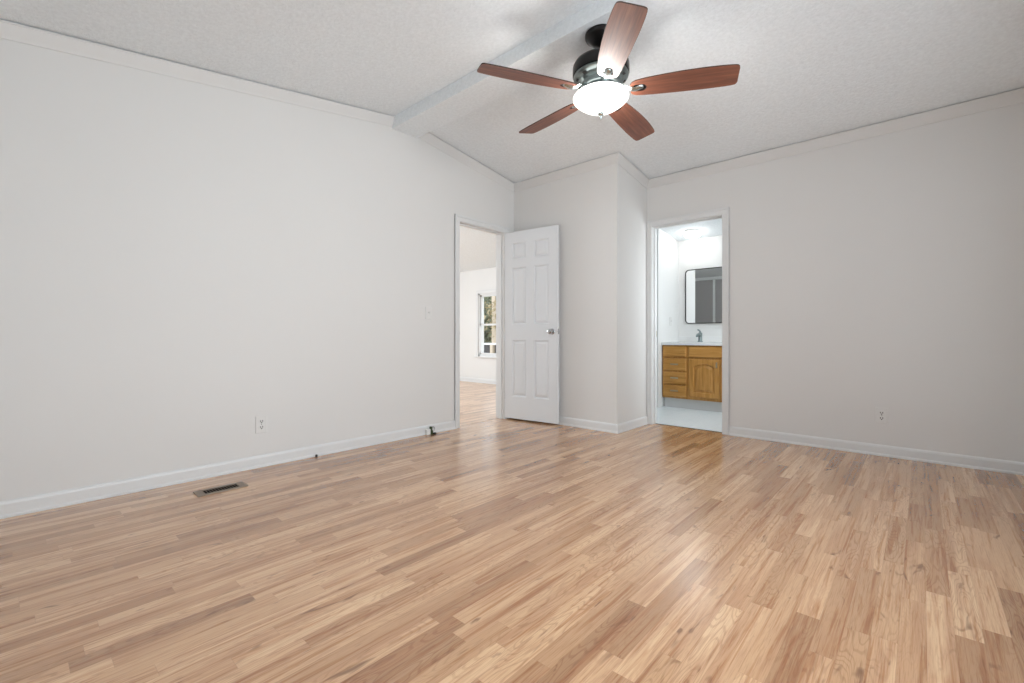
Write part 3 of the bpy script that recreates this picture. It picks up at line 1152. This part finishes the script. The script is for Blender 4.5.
def cab_door(x0, x1, z0, z1, hx):
    """door with an arched opening in its frame and a raised field set into it"""
    b = bmesh.new()
    yf = VF - .018
    fw = .056

    def shape(ins, y):
        a0, a1, c0 = x0 + fw + ins, x1 - fw - ins, z0 + fw + ins
        topz, rise = z1 - .098 - ins, .044
        pts = [(a0, y, c0), (a1, y, c0), (a1, y, topz)]
        for k in range(1, 16):
            f = k / 16
            pts.append((a1 + (a0 - a1) * f, y, topz + rise * math.sin(PI * f)))
        pts.append((a0, y, topz))
        return pts

    def rect(i_, y):
        return [(x0 + i_, y, z0 + i_), (x1 - i_, y, z0 + i_), (x1 - i_, y, z1 - i_), (x0 + i_, y, z1 - i_)]

    ro = [[b.verts.new(p) for p in r] for r in (rect(0, VF - .001), rect(0, yf + .006), rect(.007, yf))]
    for r0, r1 in zip(ro, ro[1:]):
        for k in range(4):
            m = (k + 1) % 4
            b.faces.new((r0[k], r0[m], r1[m], r1[k]))
    b.faces.new(ro[0][::-1])
    ri = [[b.verts.new(p) for p in r] for r in (shape(0, yf), shape(.004, yf + .011), shape(.012, yf + .012), shape(.040, yf + .003), shape(.044, yf + .0025))]
    n = len(ri[0])
    es = []
    for lp in (ro[2], ri[0]):
        for k in range(len(lp)):
            m = (k + 1) % len(lp)
            es.append(b.edges.get((lp[k], lp[m])) or b.edges.new((lp[k], lp[m])))
    bmesh.ops.triangle_fill(b, use_beauty=True, edges=es, normal=(0, -1, 0))
    for r0, r1 in zip(ri, ri[1:]):
        for k in range(n):
            m = (k + 1) % n
            b.faces.new((r0[k], r0[m], r1[m], r1[k]))
    b.faces.new(ri[-1])
    d = obj('door', b, 'oak', van)
    pull(d, hx, z1 - .065, False)


cab_door(1.262, 1.622, .160, .626, 1.592)
cab_door(1.630, 1.990, .160, .626, 1.660)

# vanity top with basin
top = thing('bathroom_sink', (VX0, VF, VZ1), 'white sink top with backsplash on the oak vanity cabinet', 'sink')
b = bmesh.new()
tx0, tx1, ty0, ty1, tz0, tz1 = .9135, 2.160, 5.600, YE - .001, VZ1, .828
SX, SY, SA, SB = 1.262, 5.84, .200, .150
N = 48
ov = [(SX + SA * math.cos(2 * PI * k / N), SY + SB * math.sin(2 * PI * k / N)) for k in range(N)]
outl = [(tx0, ty0), (tx1, ty0), (tx1, ty1), (tx0, ty1)]
vo = [b.verts.new((x, y, tz1)) for x, y in outl]
vi = [b.verts.new((x, y, tz1)) for x, y in ov]
es = [b.edges.new((lp[i], lp[(i + 1) % len(lp)])) for lp in (vo, vi) for i in range(len(lp))]
bmesh.ops.triangle_fill(b, use_beauty=True, edges=es, normal=(0, 0, 1))
vb = [b.verts.new((x, y, tz0)) for x, y in outl]
for k in range(4):
    m = (k + 1) % 4
    b.faces.new((vo[k], vb[k], vb[m], vo[m]))
prev = vi
for f, dz in ((.97, -.012), (.90, -.024), (.70, -.031), (.35, -.033), (.10, -.034)):
    cur = [b.verts.new((SX + (x - SX) * f, SY + (y - SY) * f, tz1 + dz)) for x, y in ov]
    for k in range(N):
        m = (k + 1) % N
        b.faces.new((prev[k], cur[k], cur[m], prev[m]))
    prev = cur
b.faces.new(prev)
obj('countertop', b, 'cultured', top, True)
b = bmesh.new(); box(b, tx0, tx1, YE - .021, YE - .0005, tz1, .905, .004)
obj('backsplash', b, 'cultured', top)

fa = thing('faucet', (1.250, 6.035, .828), 'brushed nickel single-handle faucet on the vanity top', 'faucet')
b = bmesh.new()
lathe(b, [(0, .828), (.034, .828), (.034, .834), (.028, .842), (.025, .860), (.024, .905), (.026, .925), (.026, .944), (.018, .950), (0, .951)], 1.25, 6.035, 24)
obj('faucet_body', b, 'dark_nickel', fa, True)
b = bmesh.new()
tube(b, [(1.25, 6.03, .905), (1.249, 5.99, .922), (1.248, 5.95, .924), (1.248, 5.925, .912), (1.248, 5.918, .900)], [.020, .018, .016, .015, .014], 12)
obj('spout', b, 'dark_nickel', fa, True)
b = bmesh.new()
tube(b, [(1.25, 6.035, .948), (1.247, 6.037, .964), (1.236, 6.04, .980), (1.216, 6.03, .990)], [.015, .012, .010, .009], 10)
obj('handle', b, 'dark_nickel', fa, True)

# ---------------------------------------------------------------- mirror
mr = thing('wall_mirror', (1.27, YE, 1.076), 'black-framed mirror with rounded corners above the bathroom vanity', 'mirror')


def rrect(x0, x1, z0, z1, r, y, n=8):
    pts = []
    for cx, cz, a0 in ((x1 - r, z0 + r, -PI / 2), (x1 - r, z1 - r, 0), (x0 + r, z1 - r, PI / 2), (x0 + r, z0 + r, PI)):
        for k in range(n + 1):
            a = a0 + PI / 2 * k / n
            pts.append((cx + r * math.cos(a), y, cz + r * math.sin(a)))
    return pts


mx0, mx1, mz0, mz1 = 1.012, 1.530, 1.072, 1.797
b = bmesh.new()
lp = [rrect(mx0, mx1, mz0, mz1, .05, YE - .001), rrect(mx0, mx1, mz0, mz1, .05, YE - .026), rrect(mx0 + .010, mx1 - .010, mz0 + .010, mz1 - .010, .04, YE - .026), rrect(mx0 + .010, mx1 - .010, mz0 + .010, mz1 - .010, .04, YE - .010)]
rr = [[b.verts.new(p) for p in r] for r in lp]
n = len(rr[0])
for r0, r1 in zip(rr, rr[1:]):
    for k in range(n):
        m = (k + 1) % n
        b.faces.new((r0[k], r0[m], r1[m], r1[k]))
tag(obj('mirror_frame', b, 'black', mr), 'thin black metal frame')
b = bmesh.new()
prism(b, rrect(mx0 + .0095, mx1 - .0095, mz0 + .0095, mz1 - .0095, .041, YE - .018), (0, .010, 0))
obj('mirror_glass', b, 'mirror', mr)

# ---------------------------------------------------------------- bathroom ceiling light
BLX, BLY = 1.215, 5.855
zz = zbath(BLY)
bl = thing('ceiling_light', (BLX, BLY, zz), 'lit white dome light on the bathroom ceiling', 'ceiling light')
b = bmesh.new(); lathe(b, [(0, zz + .012), (.104, zz + .012), (.108, zz - .004), (.106, zz - .012), (.096, zz - .016)], BLX, BLY, 40)
obj('base_ring', b, 'plastic', bl, True)
b = bmesh.new(); lathe(b, [(.1035, zz - .010), (.107, zz - .024), (.101, zz - .046), (.084, zz - .064), (.055, zz - .077), (.025, zz - .083), (0, zz - .084)], BLX, BLY, 40)
tag(obj('glass_dome', b, 'dome', bl, True), 'lit frosted dome')

# ---------------------------------------------------------------- shower recessed in the boxed-out corner (seen in the mirror)
SYF = YB + TW
shw = thing('shower_enclosure', (.60, SYF, 0), 'grey glass shower doors reflected in the bathroom mirror', 'shower')
b = bmesh.new()
box(b, .01, 1.175, SYF - .045, SYF + .004, 1.835, 1.880, .003)
box(b, .01, 1.175, SYF - .045, SYF + .004, .085, .115, .003)
box(b, .01, .036, SYF - .045, SYF + .004, .115, 1.835, .003)
box(b, 1.149, 1.175, SYF - .045, SYF + .004, .115, 1.835, .003)
obj('door_rail', b, 'aluminium', shw)
for x0, x1, yy in ((.04, .875, SYF - .012), (.845, 1.145, SYF - .030)):
    b = bmesh.new(); box(b, x0, x1, yy - .003, yy + .003, .118, 1.832)
    pn = obj('glass_panel', b, 'shower_glass', shw)
    b = bmesh.new()
    box(b, x0, x0 + .028, yy - .008, yy + .008, .118, 1.832)
    box(b, x1 - .034, x1, yy - .008, yy + .008, .118, 1.832)
    obj('panel_stile', b, 'aluminium', pn)
b = bmesh.new()
box(b, .005, 1.18, SYF - .09, SYF, 0, .085, .01)
box(b, .005, 1.18, BY + .105, SYF - .09, 0, .03)
obj('shower_pan', b, 'cultured', shw)
b = bmesh.new()
box(b, .003, .010, BY + .105, SYF - .05, .03, 2.1)
box(b, 1.176, 1.183, BY + .105, SYF - .05, .03, 2.1)
box(b, .010, 1.176, BY + .102, BY + .110, .03, 2.1)
box(b, .003, 1.183, BY + .102, SYF - .05, 2.1, 2.12)
box(b, .003, 1.183, SYF - .05, SYF - .040, 1.88, 2.12)  # header above the rail: its dimness is put into the grey colour
obj('surround', b, 'surround', shw)
bm = bmesh.new(); box(bm, 0.0, 1.184, SYF - .10, SYF, 2.121, 2.55)
struct('wall_bathroom_near', bm, 'wall_bright', 'bathroom wall above the shower, seen only in the mirror', 'wall')

# ---------------------------------------------------------------- outdoors, seen through the far room's window
bm = bmesh.new()
box(bm, -40, 20, YE + .4, 60, -.75, -.6)
struct('ground', bm, 'grass', 'winter grass yard outside the far window', 'ground')

fe = thing('yard_fence', (-5.6, 9.2, -.6), 'low dark board fence with pale cap outside the far window', 'fence')
b = bmesh.new()
for k in range(30):
    xx = -7.6 + k * .15
    box(b, xx, xx + .142, 9.18, 9.20, -.6, .665)
obj('boards', b, 'fence', fe)
b = bmesh.new(); box(b, -7.62, -3.08, 9.13, 9.25, .665, .715, .004)
obj('cap_rail', b, 'trim', fe)
for xx in (-7.4, -5.62, -3.6):
    b = bmesh.new(); box(b, xx, xx + .1, 9.08, 9.18, -.6, .665, .004)
    obj('post', b, 'bark_pale', fe)


def tree(x, y, h, r, crown_z, crown_r, n, tmat, lmat, label):
    t = thing('tree', (x, y, -.6), label, 'tree', 'trees outside the far window')
    b = bmesh.new()
    lean = random.uniform(-.05, .05)
    path = [(x + lean * k + random.uniform(-.03, .03), y, -.65 + h * k / 8) for k in range(9)]
    tube(b, path, [r * (1 - .07 * k) for k in range(9)], 10)
    obj('trunk', b, tmat, t, True)
    for k in range(3):
        b = bmesh.new()
        z = crown_z + crown_r * random.uniform(-.5, .3)
        a = random.uniform(0, 2 * PI)
        L = crown_r * random.uniform(.6, .9)
        p0 = Vector((x + lean * 8 * (z + .6) / h, y, z))
        tube(b, [p0, p0 + Vector((math.cos(a) * L * .5, math.sin(a) * L * .5, L * .25)), p0 + Vector((math.cos(a) * L, math.sin(a) * L, L * .6))], [r * .3, r * .2, r * .08], 6)
        obj('branch', b, tmat, t, True)
    b = bmesh.new()
    for k in range(n):
        v = Vector((random.gauss(0, 1), random.gauss(0, 1), random.gauss(0, 1.1)))
        v = v.normalized() * crown_r * random.random() ** .45
        c = Vector((x, y, crown_z)) + v
        s = random.uniform(.05, .11) * (1 if crown_r < 1.2 else 1.9)
        a = Vector((random.uniform(-1, 1), random.uniform(-1, 1), random.uniform(-1, 1))).normalized()
        d = a.orthogonal().normalized()
        e = a.cross(d)
        b.faces.new([b.verts.new(c + d * s), b.verts.new(c + e * s * .45), b.verts.new(c - d * s), b.verts.new(c - e * s * .45)])
    obj('foliage', b, lmat, t)


tree(-8.25, 12.0, 6, .10, 1.6, .75, 260, 'bark_pale', 'leaf_tan', 'pale-trunked tree with tan leaves, nearest beyond the fence')
tree(-10.0, 12.6, 6, .12, 2.2, .8, 420, 'bark', 'leaf', 'dark-trunked leafy tree at the left of the far window')
tree(-11.6, 15.4, 7, .17, 1.7, 1.45, 1500, 'bark', 'leaf', 'dull green tree behind the middle of the far window')
tree(-15.0, 19.4, 9, .2, 2.0, 2.3, 2600, 'bark', 'leaf', 'big dull green tree farthest beyond the fence')
tree(-20.2, 24.8, 10, .2, 2.2, 2.6, 2600, 'bark', 'leaf_tan', 'tan tree at the back left outside')
